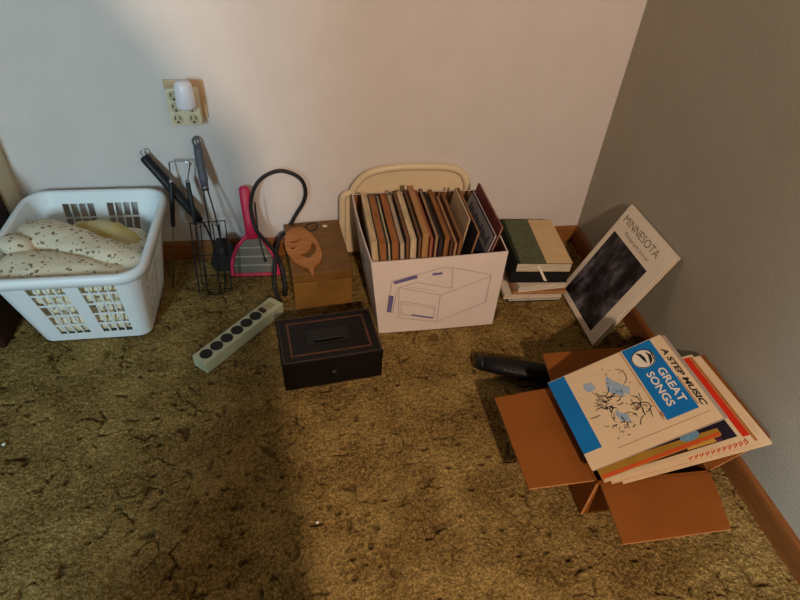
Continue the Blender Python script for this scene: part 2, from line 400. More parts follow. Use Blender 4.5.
# ------------------------------------------------------------ laundry basket
def basket():
    t = thing('laundry_basket', 'white plastic laundry basket with grid windows beside the left wall', 'laundry basket', (-1.402, -.217, 0))
    # local frame about its centre: bottom and rim half sizes
    bx, by, tx, ty, H = .128, .117, .161, .178, .243
    def ring(s, n_c=7):
        """outline at height fraction s, list of points; the straight sides carry fixed stations"""
        hx, hy = bx + (tx - bx) * s, by + (ty - by) * s
        r = .030 + .016 * s
        def side(l, wins):
            st = [0.]
            for (a, b, k) in wins:
                w = (b - a) / (k + (k - 1) * .22)
                for q in range(k): st += [a + q * w * 1.22, a + q * w * 1.22 + w]
            return st + [1.]
        pts = []; flags = []
        corners = [(hx - r, -hy + r, -PI / 2), (hx - r, hy - r, 0), (-hx + r, hy - r, PI / 2), (-hx + r, -hy + r, PI)]
        segs = [((-hx + r, -hy), (hx - r, -hy)), ((hx, -hy + r), (hx, hy - r)), ((hx - r, hy), (-hx + r, hy)), ((-hx, hy - r), (-hx, -hy + r))]
        for k in range(4):
            a, b = segs[k]; st = side(1, [(.14, .48, 4), (.62, .96, 4)] if k == 0 else [(.09, .43, 4), (.57, .91, 4)])
            for i, u in enumerate(st):
                pts.append((a[0] + (b[0] - a[0]) * u, a[1] + (b[1] - a[1]) * u))
                flags.append(1 if (i % 2 == 1 and i < len(st) - 1) else 0)     # column that starts here is an opening
            cx, cy, a0 = corners[k]
            for q in range(1, n_c):
                an = a0 + PI / 2 * q / n_c; pts.append((cx + r * math.cos(an), cy + r * math.sin(an))); flags.append(0)
        return pts, flags
    levels = [0.0]; open_rows = set(); z0, z1, k = .10, .90, 5
    w = (z1 - z0) / (k + (k - 1) * .10)
    for q in range(k):
        open_rows.add(len(levels)); levels += [z0 + q * w * 1.10, z0 + q * w * 1.10 + w]
    levels += [1.0]
    vs = []; fs = []; n = None
    for s in levels:
        p, fl = ring(s); n = len(p)
        vs += [(x, y, .004 + s * (H - .004)) for x, y in p]
    for i in range(len(levels) - 1):
        for j in range(n):
            if i in open_rows and fl[j]: continue
            fs.append((i * n + j, i * n + (j + 1) % n, (i + 1) * n + (j + 1) % n, (i + 1) * n + j))
    fs.append(tuple(range(n - 1, -1, -1)))
    mb = MB(); mb.add(vs, fs, 0, False); o = mb.build('basket_body', M['plastic'], t)
    so = o.modifiers.new('thick', 'SOLIDIFY'); so.thickness = .003; so.offset = -1
    p, _ = ring(1.0)
    # rolled rim: flat flange turned down at the outside
    prof = [(-.002, -.004), (-.002, .004), (.004, .007), (.010, .007), (.0145, .003), (.015, -.016), (.012, -.016), (.011, 0)]
    c = [Vector((x, y, 0)) for x, y in p]; vs = []; fs = []; m = len(prof)
    for i, q in enumerate(c):
        d = (c[(i + 1) % n] - c[i - 1]).normalized(); nr = Vector((d.y, -d.x, 0))
        for a, z in prof: vs.append(q + nr * a + Vector((0, 0, H + z)))
    for i in range(n):
        for k in range(m):
            fs.append((i * m + k, i * m + (k + 1) % m, ((i + 1) % n) * m + (k + 1) % m, ((i + 1) % n) * m + k))
    MB().add(vs, fs, 0, True).build('rim', M['plastic'], t)
    return t
basket()

def fold_tube(mb, path, ry, rz, n=26, amp=.008, seed=0):
    P = smooth_path(path, 10); m = len(P); vs = []; fs = []
    for i, p in enumerate(P):
        u = i / (m - 1); d = (P[min(i + 1, m - 1)] - P[max(i - 1, 0)]).normalized()
        side = Vector((0, 0, 1)).cross(d).normalized(); up = d.cross(side)
        endf = min(1, (min(u, 1 - u) * 9 + .02)) ** .5
        a = np.interp(u, [k / (len(ry) - 1) for k in range(len(ry))], ry) * endf; b = np.interp(u, [k / (len(rz) - 1) for k in range(len(rz))], rz) * endf
        for k in range(n):
            th = 2 * PI * k / n
            q = p + side * a * math.cos(th) + up * b * math.sin(th)
            q = q + (q - p).normalized() * amp * (noise.noise(q * 22 + Vector((seed, 0, 0))) + .5 * noise.noise(q * 55 + Vector((seed, 3, 0))))
            vs.append(q)
    for i in range(m - 1):
        for k in range(n): fs.append((i * n + k, i * n + (k + 1) % n, (i + 1) * n + (k + 1) % n, (i + 1) * n + k))
    mb.add(vs, fs, 0, True)
q = MB()
q.blob((-1.405, -.217, .105), (.129, .124, .088), 56, 32, amp=.004, ns=26, e=.35, seed=2)
q.blob((-1.405, -.255, .170), (.140, .112, .036), 48, 24, amp=.006, ns=20, e=.5, seed=4)
fold_tube(q, [(-1.562, -.175, .208), (-1.47, -.212, .214), (-1.362, -.270, .214), (-1.240, -.330, .212)], [.060, .064, .054, .046, .032], [.034, .040, .037, .032, .022], seed=1, amp=.006)
fold_tube(q, [(-1.560, -.235, .232), (-1.520, -.262, .234), (-1.500, -.300, .222)], [.026, .030, .018], [.020, .024, .014], seed=7, amp=.004)
fold_tube(q, [(-1.555, -.318, .220), (-1.46, -.330, .226), (-1.36, -.346, .222), (-1.270, -.354, .214)], [.050, .055, .036, .02], [.022, .024, .02, .012], seed=5, amp=.005)
tag(q.build('quilt', M['floral']), 'off white floral quilt folded up inside the white laundry basket', 'quilt')
q = MB()
fold_tube(q, [(-1.455, -.130, .190), (-1.40, -.150, .200), (-1.345, -.172, .196), (-1.285, -.215, .186)], [.028, .036, .042, .026], [.018, .026, .030, .016], seed=9, amp=.008)
tag(q.build('towel', M['yellow']), 'yellow cloth tucked behind the floral quilt in the laundry basket', 'cloth')

# ------------------------------------------------------------ wall outlet tap and night light
t = thing('outlet_adapter', 'ivory six-outlet adapter plugged over the outlet on the back wall', 'outlet', (-1.143, 0, .460))
MB().box((-.047, -.006, -.030), (.045, -.001, .064), bev=.002).build('wall_plate', M['almond'], t)['label'] = 'tan plate behind the adapter'
MB().box((-.042, -.034, -.038), (.033, -.006, .052), bev=.005).build('body', M['ivory'], t)
for cx in (-.023, .014):
    for cz in (-.021, .008, .036):
        s = MB(); s.cyl((0, 0, 0), .0128, .0012, 24, 0, frame((cx, -.034, cz), (1, 0, 0), (0, 0, 1), (0, -1, 0)))
        so = s.build('socket', M['socketface'], t)
        k = MB()
        for dx in (-.0055, .0055): k.box((cx + dx - .0012, -.0360, cz - .001), (cx + dx + .0012, -.0350, cz + .008))
        k.cyl((0, 0, 0), .0028, .0008, 12, 0, frame((cx, -.0352, cz - .007), (1, 0, 0), (0, 0, 1), (0, -1, 0)))
        k.build('slot', M['slot'], so)
t = thing('night_light', 'white night light with rounded shade plugged into the ivory adapter', 'night light', (-1.135, -.034, .494))
MB().box((-.018, -.022, -.022), (.018, -.0013, .020), bev=.004).build('base', M['milk'], t)
s = MB(); prof = [(0, -.022), (.012, -.022), (.0205, -.020), (.0225, -.014), (.0215, .010), (.0195, .036), (.016, .041), (0, .042)]
n = 28; vs = []; fs = []
for r_, z in prof:
    for k in range(n): vs.append((r_ * math.cos(2 * PI * k / n), -.026 + r_ * .9 * math.sin(2 * PI * k / n), z + .004))
for i in range(len(prof) - 1):
    for k in range(n): fs.append((i * n + k, i * n + (k + 1) % n, (i + 1) * n + (k + 1) % n, (i + 1) * n + k))
s.add(vs, fs, 0, True).build('shade', M['milk'], t)

# ------------------------------------------------------------ grilling tools leaning on the wall
# turner with a thick black handle
A, B = Vector((-1.272, -.020, .336)), Vector((-1.158, -.052, .158)); D = (B - A).normalized()
t = thing('grill_turner', 'turner with thick black handle leaning diagonally against the back wall', 'spatula', (-1.12, -.08, 0))
iv = Matrix.Translation((1.12, .08, 0))
MB().tube([A, A + D * .004, A + D * .10, B - D * .02, B], [.011, .0145, .015, .0135, .010], 14, mx=iv, squash=(.85, 1.0)).build('handle', M['black'], t)
ring = [A - D * .004 + Vector((.004 + .007 * math.cos(a), 0, .006 + .007 * math.sin(a))) for a in [2 * PI * k / 16 for k in range(16)]]
MB().tube(ring, .0016, 6, closed=True, mx=iv).build('hanging_ring', M['steel'], t)
MB().tube([B - D * .005, B + D * .02, (-1.137, -.066, .104), (-1.128, -.070, .085)], .0028, 8, mx=iv).build('shaft', M['blackmetal'], t)
bl = [(-.014, .072), (.014, .072), (.030, .050), (.046, .012), (.044, -.016), (.024, -.032), (-.016, -.032), (-.032, -.014), (-.026, .026)]
fm = frame((-1.116, -.0795, .036), (1, .0, -.10), (.1, .19, .97), (0, -1, .19))
bm_ = MB().prism(bl, -.0008, .0008, 0, iv @ fm)
bl_o = bm_.build('blade', mat('dark_turner', (48, 40, 38), .5, (36, 30, 30), 60, metal=.3), t)
sl = MB().prism([(.004 * math.cos(a), .034 + .009 * math.sin(a)) for a in [2 * PI * k / 16 for k in range(16)]], .0009, .0014, 0, iv @ fm)
sl.build('oval_highlight', M['greyl'], bl_o)  # pale oval paints a highlight onto the blade
# tongs: two arms with black grips joined by a top bracket
t = thing('grill_tongs', 'long thin tongs with two black grips joined by a steel top bracket', 'tongs', (-1.2, -.15, 0))
iv = Matrix.Translation((1.2, .15, 0))
MB().tube([(-1.212, -.032, .318), (-1.209, -.030, .324), (-1.159, -.031, .323), (-1.156, -.032, .317)], .0022, 8, mx=iv).build('bracket', M['steel'], t)
for pts in ([(-1.211, -.032, .322), (-1.213, -.048, .278), (-1.224, -.089, .164), (-1.247, -.147, .003)],
            [(-1.159, -.032, .322), (-1.172, -.048, .277), (-1.165, -.088, .167), (-1.157, -.148, .003)]):
    P = [Vector(p) for p in pts]
    MB().tube([P[0], P[1], P[2], P[3]], .0017, 8, mx=iv).build('arm', M['greyl'], t)
    d = (P[2] - P[1])
    g = MB().tube([P[1], P[1] + d * .04, P[1] + d * .5, P[2] - d * .02, P[2]], [.0040, .0058, .0062, .0055, .004], 12, mx=iv).build('grip', M['black'], t)
    MB().tube([P[1] - d * .03, P[1] + d * .035], .0052, 12, mx=iv).build('tip', M['steel'], g)
# wire grilling basket with grey handle
t = thing('grill_basket', 'black wire grilling basket with grey looped handle leaning on the wall', 'grill basket', (-1.13, -.185, 0))
iv = Matrix.Translation((1.13, .185, 0))
def G(x, z, off=0.0): return Vector((x, -.185 + .455 * z - off * .91, z + off * .41 + .002))
hd = [(.0105, .0), (.012, .05), (.012, .09), (.011, .108)]
h0, h1 = G(-1.128, .268), G(-1.137, .372); dd = (h1 - h0).normalized()
MB().tube([h0, h0 + dd * .02, h0 + dd * .09, h0 + dd * .105], [.0085, .0105, .0095, .008], 12, mx=iv, squash=(.6, 1.1)).build('handle', M['grey'], t)
c = h0 + dd * .112
lp = [c + Vector((.0085 * math.sin(a), 0, 0)) - dd * .011 * math.cos(a) for a in [2 * PI * k / 20 for k in range(20)]]
MB().tube(lp, .0028, 8, closed=True, mx=iv).build('hanging_loop', M['grey'], t)
MB().tube([h0 - dd * .012, h0 + dd * .004], .0085, 12, mx=iv, squash=(.6, 1.1)).build('ferrule', M['greyl'], t)
for pts in ([(-1.132, .262), (-1.128, .185), (-1.122, .10), (-1.116, .012)], [(-1.122, .262), (-1.108, .19), (-1.100, .10), (-1.104, .006)]):
    MB().tube(smooth_path([G(*p, .003) for p in pts], 5), .0020, 8, mx=iv).build('shaft_wire', M['blackmetal'], t)
w = MB()
fr = [G(-1.176, .180), G(-1.086, .184), G(-1.084, .10), G(-1.087, .006), G(-1.130, -.001), G(-1.172, .003), G(-1.175, .09)]
w.tube(fr, .0021, 8, closed=True, mx=iv)
for z in (.012, .048, .10): w.tube([G(-1.175, z, -.002), G(-1.085, z, -.002)], .0015, 6, mx=iv)
for x in (-1.150, -1.118): w.tube([G(x, .18, .002), G(x, .0, .002)], .0015, 6, mx=iv)
w.build('wire_frame', M['blackmetal'], t)
w = MB()
fr = [G(-1.160, .172, .016), G(-1.100, .176, .016), G(-1.096, .03, .016), G(-1.160, .03, .016)]
w.tube(fr, .0018, 8, closed=True, mx=iv)
for x, z in ((-1.160, .172), (-1.100, .176), (-1.096, .03), (-1.160, .03)): w.tube([G(x, z), G(x, z, .016)], .0015, 6, mx=iv)
w.build('wire_clamp', M['blackmetal'], t)

# ------------------------------------------------------------ fly swatter
fm = frame((-1.024, -.106, .001), (1, 0, 0), (.03, .34, .94), (0, -.94, .34))
t = thing('fly_swatter', 'pink swatter with grey striped screen leaning against the back wall', 'fly swatter', mw=fm)
out = [(-.064, .006), (-.063, .040), (-.048, .080), (-.022, .112), (-.010, .120), (.014, .120), (.026, .108), (.056, .050), (.066, .008), (.058, .002), (-.056, .002)]
P = smooth_path([(x, y, 0) for x, y in out], 4, True)
MB().tube(P, .0056, 8, closed=True).build('frame', M['pink'], t)
MB().prism([(p.x, p.y) for p in P], -.001, .001).build('screen', [M['mesh']], t)
st = MB()
for y, a, b in ((.030, -.060, .057), (.056, -.052, .046), (.082, -.042, .032)): st.box((a, y - .0022, .001), (b, y + .0022, .0022))
st.build('screen_rib', M['mesh2'], t)
MB().tube([(-.002, .108, .001), (-.006, .16, .002), (-.012, .21, .002), (-.014, .250, .002), (-.014, .256, .002)], [.0150, .0140, .0125, .0125, .008], 12, squash=(.55, 1.15)).build('handle', M['pink'], t)

# ------------------------------------------------------------ power strip and its cord
t = thing('power_strip', 'beige metal power strip with six black sockets lying on the carpet', 'power strip', (-1.1233, -.4794, 0), math.radians(48.25))
MB().box((0, 0, .001), (.269, .0455, .0355), bev=.0025).build('body', M['stripg'], t)
for f in (.085, .210, .333, .460, .583, .703):
    s = MB().cyl((.269 * f, .0228, .0355), .0152, .0012, 28).build('socket', M['socketk'], t)
    k = MB()
    for dy in (-.0055, .0055): k.box((.269 * f - .004, .0228 + dy - .001, .0367), (.269 * f + .004, .0228 + dy + .001, .0370))
    k.cyl((.269 * f - .0085, .0228, .0367), .0022, .0003, 10).build('slot', M['slot'], s)
MB().box((.269 * .775, .013, .0355), (.269 * .822, .0325, .0400), bev=.0015).build('switch', mat('switch_rocker', (58, 34, 28), .5), t)
MB().box((.269 * .855, .012, .0352), (.269 * .935, .034, .0362)).build('label_plate', M['pad'], t)
inv = t.matrix_basis.inverted()
cpts = [(-.950, -.262, .022), (-.966, -.225, .050), (-.956, -.175, .12), (-.945, -.10, .125), (-.926, -.042, .108), (-.900, -.030, .150), (-.876, -.028, .190), (-.868, -.028, .225), (-.876, -.028, .260),
        (-.902, -.028, .282), (-.938, -.028, .290), (-.980, -.028, .272), (-1.007, -.036, .240), (-1.020, -.048, .190), (-1.012, -.070, .135), (-.985, -.105, .115), (-.962, -.150, .112), (-.947, -.20, .112), (-.938, -.225, .075), (-.938, -.235, .030), (-.945, -.200, .006)]
cd_ = MB().tube([inv @ p for p in smooth_path(cpts, 8)], .0054, 10).build('cord', M['rubber'], t)
cd_['label'] = 'thick black cord rising in a loop behind the strip'
MB().tube([(.267, .0228, .018), (.285, .0228, .020)], [.008, .0055], 12).build('strain_relief', M['rubber'], t)
tag(MB().tube(smooth_path([(-1.006, -.062, .215), (-1.006, -.075, .150), (-1.003, -.090, .112), (-.994, -.118, .075), (-.990, -.128, .062)], 6), [.0022] * 20 + [.0045] * 5, 8).build('cable', M['rubber']),
    'short thin black cable hanging in front of the pink swatter', 'cable')

# ------------------------------------------------------------ tan file box and carved ornament
bx = thing('card_box', 'tan lidded box under the carved ornament, behind the black cash box', 'box', (-.9143, -.2688, 0), math.radians(5.02))
W_, D_, H_ = .1569, .238, .122
b = MB(); th = .004
b.box((0, 0, .001), (W_, D_, .090), bev=.003).build('body', M['boxw'], bx)
MB().box((-.0015, -.0015, .091), (W_ + .0015, D_ + .0015, H_), bev=.004).build('lid', M['boxw2'], bx)
MB().box((.066, -.004, .072), (.090, -.0005, .096), bev=.001).build('latch', M['boxw2'], bx)
orn = [(-.030, .128), (-.048, .108), (-.057, .070), (-.054, .020), (-.040, -.022), (-.018, -.046), (-.006, -.058), (.000, -.082), (.006, -.090), (.010, -.080), (.012, -.055), (.030, -.036), (.038, -.010), (.034, .040), (.020, .092), (.000, .124), (-.015, .131)]
t = thing('carved_ornament', 'leaf-shaped carved wooden ornament with cut-outs lying on the tan box', 'ornament', (-.873, -.192, H_ + .0014), math.radians(3))
def with_holes(outer, holes, z0, z1):
    bm = bmesh.new(); es = []
    for lp in [outer] + holes:
        v = [bm.verts.new((x, y, z0)) for x, y in lp]
        es += [bm.edges.new((v[i], v[(i + 1) % len(v)])) for i in range(len(v))]
    g = bmesh.ops.triangle_fill(bm, edges=es, use_beauty=True, use_dissolve=False)
    fs = [f for f in g['geom'] if isinstance(f, bmesh.types.BMFace)]
    ex = bmesh.ops.extrude_face_region(bm, geom=fs)
    for v in ex['geom']:
        if isinstance(v, bmesh.types.BMVert): v.co.z = z1
    bmesh.ops.recalc_face_normals(bm, faces=bm.faces[:]); bm.verts.index_update()
    m = MB().add([v.co[:] for v in bm.verts], [[v.index for v in f.verts] for f in bm.faces]); bm.free(); return m
sm = lambda pts: [(p.x, p.y) for p in smooth_path([(x, y, 0) for x, y in pts], 4, True)]
h1 = sm([(-.046, .062), (-.030, .072), (-.014, .070), (-.018, .060), (-.034, .054)])
h2 = sm([(-.044, .030), (-.036, .040), (-.028, .034), (-.036, .024)])
h3 = sm([(-.022, .004), (-.004, .012), (.012, .030), (.016, .054), (.024, .040), (.022, .008), (.004, -.018), (-.012, -.010)])
with_holes(sm(orn), [h1, h2, h3], 0, .008).build('plate', M['carve'], t, bevel=.0015)
MB().tube(smooth_path([(.006, .130, .004), (.016, .148, .004), (.036, .150, .004), (.038, .130, .004), (.024, .112, .004), (.010, .118, .004)], 5, True), .0018, 6, closed=True).build('cord_loop', M['rubber'], t)
MB().box((.014, .136, .006), (.026, .145, .0075), mx=Matrix.Rotation(-.3, 4, 'Z')).build('tag', M['white'], t)['label'] = 'small white tag'

# ------------------------------------------------------------ black cash box
t = thing('cash_box', 'black metal cash box with faded red line around the lid on the carpet', 'cash box', (-.9425, -.5550, 0), math.radians(6.16))
W_, D_, H_ = .233, .154, .0915
MB().box((.001, .001, .001), (W_ - .001, D_ - .001, .064), bev=.003).build('body', M['tin'], t)
l = MB().box((0, 0, .063), (W_, D_, .0885), bev=.003)
l.build('lid', M['tin'], t)
def ring_rect(x0, y0, x1, y1, w, z0, z1):
    m = MB()
    m.box((x0, y0, z0), (x1, y0 + w, z1)); m.box((x0, y1 - w, z0), (x1, y1, z1)); m.box((x0, y0 + w, z0), (x0 + w, y1 - w, z1)); m.box((x1 - w, y0 + w, z0), (x1, y1 - w, z1)); return m
ring_rect(.003, .003, W_ - .003, D_ - .003, .003, .0885, .0905).build('raised_edge', mat('worn_black_edge', (62, 46, 38), .45, (46, 34, 30), 60), t)
ring_rect(.022, .022, W_ - .022, D_ - .020, .005, .0885, .0892).build('red_line', M['tinred'], t)
MB().box((.065, .052, .0885), (.165, .100, .0897), bev=.0005).build('handle_recess', mat('recess_black', (14, 11, 11), .35), t)
MB().tube([(.080, .064, .0895), (.080, .064, .0915), (.084, .064, .0928), (.146, .064, .0928), (.150, .064, .0915), (.150, .064, .0895)], .0026, 8).build('handle', M['blackmetal'], t)
MB().cyl((0, 0, 0), .005, .0015, 20, 0, frame((W_ / 2, .001, .044), (1, 0, 0), (0, 0, 1), (0, -1, 0))).build('keyhole', M['greyl'], t)

# ------------------------------------------------------------ white file box
FB = thing('file_box', 'white cardboard file box printed with a box drawing, full of books', 'box', (-.5435, -.382, 0))
ox, oy = -.5435, -.382
bot = [(-.700, -.382), (-.388, -.376), (-.392, -.082), (-.712, -.080)]
top = [(-.727, -.386), (-.392, -.384), (-.392, -.080), (-.744, -.076)]
Zt = .243; tk = .0035
def fb_walls():
    m = MB(); ci = Vector((-.555, -.23, 0))
    def inn(p): v = Vector((p[0], p[1], 0)); d = Vector((math.copysign(1, ci.x - v.x), math.copysign(1, ci.y - v.y), 0)); return v + d * tk
    zt = [.237, .249, .245, .240]
    for k in range(4):
        j = (k + 1) % 4
        n = 10; vs = []
        for i in range(n + 1):
            u = i / n
            for h in (0, .33, .66, 1):
                bl_ = Vector((*bot[k], .001)).lerp(Vector((*bot[j], .001)), u); tl = Vector((*top[k], zt[k])).lerp(Vector((*top[j], zt[j])), u)
                p = bl_.lerp(tl, h); bulge = .006 * math.sin(PI * u) * math.sin(PI * (.2 + .6 * h)) * (1 if k in (1, 3) else .4)
                d = (Vector((*bot[j], 0)) - Vector((*bot[k], 0))).normalized(); p += Vector((d.y, -d.x, 0)) * bulge
                pi = inn(bot[k]).lerp(inn(bot[j]), u).lerp(inn(top[k]).lerp(inn(top[j]), u), h); pi.z = p.z
                pi += Vector((d.y, -d.x, 0)) * bulge
                vs += [p - Vector((ox, oy, 0)), pi - Vector((ox, oy, 0))]
        fs_o = []; fs_i = []; fs_t = []
        I = lambda i, h, s: (i * 4 + h) * 2 + s
        for i in range(n):
            for h in range(3):
                fs_o.append((I(i, h, 0), I(i + 1, h, 0), I(i + 1, h + 1, 0), I(i, h + 1, 0)))
                fs_i.append((I(i, h + 1, 1), I(i + 1, h + 1, 1), I(i + 1, h, 1), I(i, h, 1)))
            fs_t.append((I(i, 3, 0), I(i + 1, 3, 0), I(i + 1, 3, 1), I(i, 3, 1)))
        o = len(m.v); m.add(vs, fs_o, 0); 
        for f in fs_i: m.f.append(tuple(a + o for a in f)); m.mi.append(1); m.sm.append(False)
        for f in fs_t: m.f.append(tuple(a + o for a in f)); m.mi.append(0); m.sm.append(False)
    m.add([(x - ox, y - oy, .003) for x, y in bot], [(0, 1, 2, 3)], 1)
    return m.build('box_body', [M['card'], M['cardin']], FB)
fb_walls()
# hand hole in the left side (a dark oval laid over the closed wall) and printed drawing on the front
hh = MB(); fmh = frame((-.729 - ox, -.225 - oy, .150), (.02, -1, 0), (-.11, 0, .99), (-1, 0, -.11))
hh.prism([(.040 * math.cos(a), .0145 * math.sin(a)) for a in [2 * PI * k / 24 for k in range(24)]], -.001, .0012, 0, fmh)
hh.build('hand_hole', mat('hand_hole_dark', (44, 34, 28), .9), FB)
def front_y(x, z):   # front panel surface, locally
    u = (x + .70 + .027 * z / .243) / .32; h = z / .243
    yb = -.382 + .006 * max(0, min(1, u)); yt = -.386 + .002 * u
    return yb + (yt - yb) * h - .0024 * math.sin(PI * max(0, min(1, u))) * math.sin(PI * (.2 + .6 * h)) - .0012
def line(m, pts, w=.0007):
    for a, b_ in zip(pts[:-1], pts[1:]):
        n = 6
        for i in range(n):
            p = [a[0] + (b_[0] - a[0]) * i / n, a[1] + (b_[1] - a[1]) * i / n]; q_ = [a[0] + (b_[0] - a[0]) * (i + 1) / n, a[1] + (b_[1] - a[1]) * (i + 1) / n]
            d = Vector((q_[0] - p[0], q_[1] - p[1])).normalized() * w; nx_, nz_ = -d.y, d.x
            vs = [(c_[0] + s * nx_ - ox, front_y(c_[0], c_[1]) - oy, c_[1] + s * nz_) for c_, s in ((p, -1), (q_, -1), (q_, 1), (p, 1))]
            m.add(vs, [(0, 1, 2, 3)])
def patch(m, pts):
    m.add([(x - ox, front_y(x, z) - oy, z) for x, z in pts], [tuple(range(len(pts)))])
dr = MB()
FR = [(-.6556, .1573), (-.5482, .1239), (-.5476, .030), (-.652, .0547)]
line(dr, FR + [FR[0]]); line(dr, [FR[1], (-.4233, .1749), (-.4227, .0876), FR[2]])
line(dr, [(-.4243, .1805), (-.5271, .2116), (-.5212, .1449)]); line(dr, [(-.4233, .1749), (-.4243, .1805)]); line(dr, [FR[0], (-.6128, .171), (-.5212, .1449)])
line(dr, [(-.6741, .1779), (-.545, .2154), (-.529, .209)]); line(dr, [(-.6741, .1779), (-.6827, .0785), (-.6675, .073), (-.6599, .1548)])
line(dr, [(-.638, .160), (-.560, .138)], .0004); line(dr, [(-.600, .168), (-.540, .150)], .0004)
LB = [(-.6463, .111), (-.558, .0863), (-.5584, .0435), (-.6458, .0664)]; line(dr, LB + [LB[0]]); line(dr, [(-.6462, .103), (-.5581, .079)], .0005)
dr.build('printed_drawing', M['inkl'], FB)
bd = MB()
for pp in ([(-.6719, .1767), (-.6147, .1946), (-.6109, .1846), (-.6671, .1681)], [(-.6807, .1338), (-.6673, .1299), (-.6712, .0733), (-.6827, .0785)],
           [(-.6182, .064), (-.5588, .0479), (-.5592, .0417), (-.6178, .0579)], [(-.5758, .1975), (-.5509, .1990), (-.5511, .1915), (-.5753, .190)]):
    bd = MB(); patch(bd, pp[::-1]); bd.build('printed_band', M['ink'], FB)

# ------------------------------------------------------------ books
PG = {}
def pages(c):
    if c not in PG: PG[c] = stripe_pages('page_block', c, tuple(int(x * .78) for x in c))
    return PG[c]
CV = {}
def cover(c):
    if c not in CV: CV[c] = mat('book_cover', c, .65, tuple(int(x * .88) for x in c), 40)
    return CV[c]
def book(name, label, group, mw, w, h, t, cm, pm, cat='book', bt=.0018, over=.002):
    """local: x spine->fore edge 0..w, y 0..h, z 0..t"""
    o = thing(name, label, cat, group=group, mw=mw)
    c = MB(); c.box((0, 0, 0), (w, h, bt)); c.box((0, 0, t - bt), (w, h, t)); c.box((-.0012, 0, 0), (bt * .6, h, t))
    c.build('cover', cm, o)
    MB().box((bt * .6, over, bt), (w - over, h - over, t - bt)).build('pages', pm, o)
    return o
# upright in the file box: x of left face at the top front, thickness, page colour, cover colour, height, lean (deg), label
cr, tn, br = (214, 190, 150), (176, 128, 84), (150, 92, 54)
UP = [
 (-.728, .0150, cr, (196, 172, 134), .286, -5.0, 'cream-paged hardback, first upright book from the left in the white file box'),
 (-.709, .0180, (168, 110, 66), (70, 78, 72), .280, -4.5, 'brown-paged book with dark teal cover, second from the left in the file box'),
 (-.688, .0065, cr, (66, 84, 80), .278, -4.0, 'thin book in teal cover between two brown-paged books in the file box'),
 (-.679, .0170, (168, 108, 64), (122, 82, 54), .284, -4.0, 'brown-paged book right of the thin teal one in the file box'),
 (-.658, .0105, (212, 190, 154), (150, 142, 142), .276, -3.0, 'grey-lavender covered book with cream page edges in the file box'),
 (-.645, .0085, (140, 100, 68), (84, 62, 46), .292, -2.5, 'narrow brown book just left of the wide pale cream one in the file box'),
 (-.634, .0150, (224, 202, 164), (190, 164, 126), .286, -2.0, 'wide pale cream book right of the grey-lavender one in the file box'),
 (-.616, .0085, (128, 92, 64), (50, 40, 34), .292, -1.0, 'narrow dark-covered book right of the wide pale cream one in the file box'),
 (-.605, .0150, (190, 142, 92), (176, 128, 84), .300, -.5, 'thick tan-paged book near the middle of the file box'),
 (-.587, .0080, (170, 116, 84), (160, 52, 44), .288, 0.5, 'thin red book right of the thick tan one in the file box'),
 (-.576, .0080, (184, 146, 104), (70, 60, 66), .296, 1.5, 'tan-paged book in grey cover right of the thin red one in the file box'),
 (-.565, .0100, (66, 56, 54), (34, 34, 46), .284, 3.0, 'dark navy book with blackish pages in the file box'),
 (-.551, .0110, (160, 106, 62), (138, 92, 56), .292, 4.5, 'brown book leaning right past the dark navy one in the file box'),
 (-.536, .0080, (112, 74, 54), (70, 44, 36), .278, 6.0, 'dark brown thin book leaning in the right half of the file box'),
 (-.525, .0080, (192, 158, 112), (122, 52, 48), .270, 7.0, 'maroon thin book leaning in the right half of the file box'),
 (-.514, .0090, (150, 108, 70), (110, 74, 50), .282, 8.0, 'brown leaning book left of the tall cream pamphlet in the file box'),
]
xb = -.6985
for x, tt, pc, cc, h, lean, lb in UP:
    # each stands on the box floor against its neighbour; the tops fan out
    a = math.atan2(x - xb, h)
    X_, Z_ = Vector((0, -1, 0)), Vector((-math.cos(a), 0, math.sin(a))); Y_ = Z_.cross(X_)
    wd = .225 + random.uniform(-.008, .0)
    base = Vector((xb + tt / math.cos(a), -.374 + wd + random.uniform(0, .005), .0048 + max(0, -tt * math.sin(a))))
    book('book', lb, 'upright books in the white file box', frame(base, X_, Y_, Z_), wd, h - .004, tt, cover(cc), pages(pc), bt=.0012)
    xb += tt / math.cos(a) + .0002
# loose magazines leaning on the right side of the file box
def leaner(name, label, xb, xt, w, h, t, cm, pm, yaw=0., slide=0., z0=.0045, yf=-.370, cat='magazine'):
    a = math.atan2(xt - xb, h)
    X_ = Vector((0, -1, 0)); Z_ = Vector((-math.cos(a), 0, math.sin(a))); Y_ = Z_.cross(X_)
    m = frame((xb, yf + w, z0 + max(0, -t * math.sin(a))), X_, Y_, Z_) @ Matrix.Translation((0, 0, 0)) @ Matrix.Rotation(slide, 4, 'Z')
    return book(name, label, None, m, w, h, t, cm, pm, cat=cat, bt=.0008, over=.0006)
leaner('magazine', 'tall cream pamphlet standing left of the blue magazine in the file box', -.514, -.476, .150, .300, .004, cover((206, 176, 138)), pages(cr), yf=-.315)
leaner('magazine', 'dark navy magazine leaning behind the blue one in the file box', -.506, -.462, .210, .290, .006, cover((36, 36, 46)), pages(tn), yf=-.358)
mg = leaner('magazine', 'blue-grey magazine with faded lettering leaning at the right end of the file box', -.490, -.420, .215, .288, .005, cover((64, 74, 96)), pages((206, 190, 176)), yf=-.366)
cb = MB().box((.0, .232, .005), (.212, .282, .0053)); cb.build('title_band', cover((158, 150, 150)), mg)
mk = MB()
for i in range(13): mk.box((.024 + i * .0135, .240 + .003 * (i % 3), .0053), (.032 + i * .0135 + .002 * (i % 2), .268 - .004 * (i % 4), .0056))
mk.build('faded_lettering', cover((74, 72, 84)), mg)
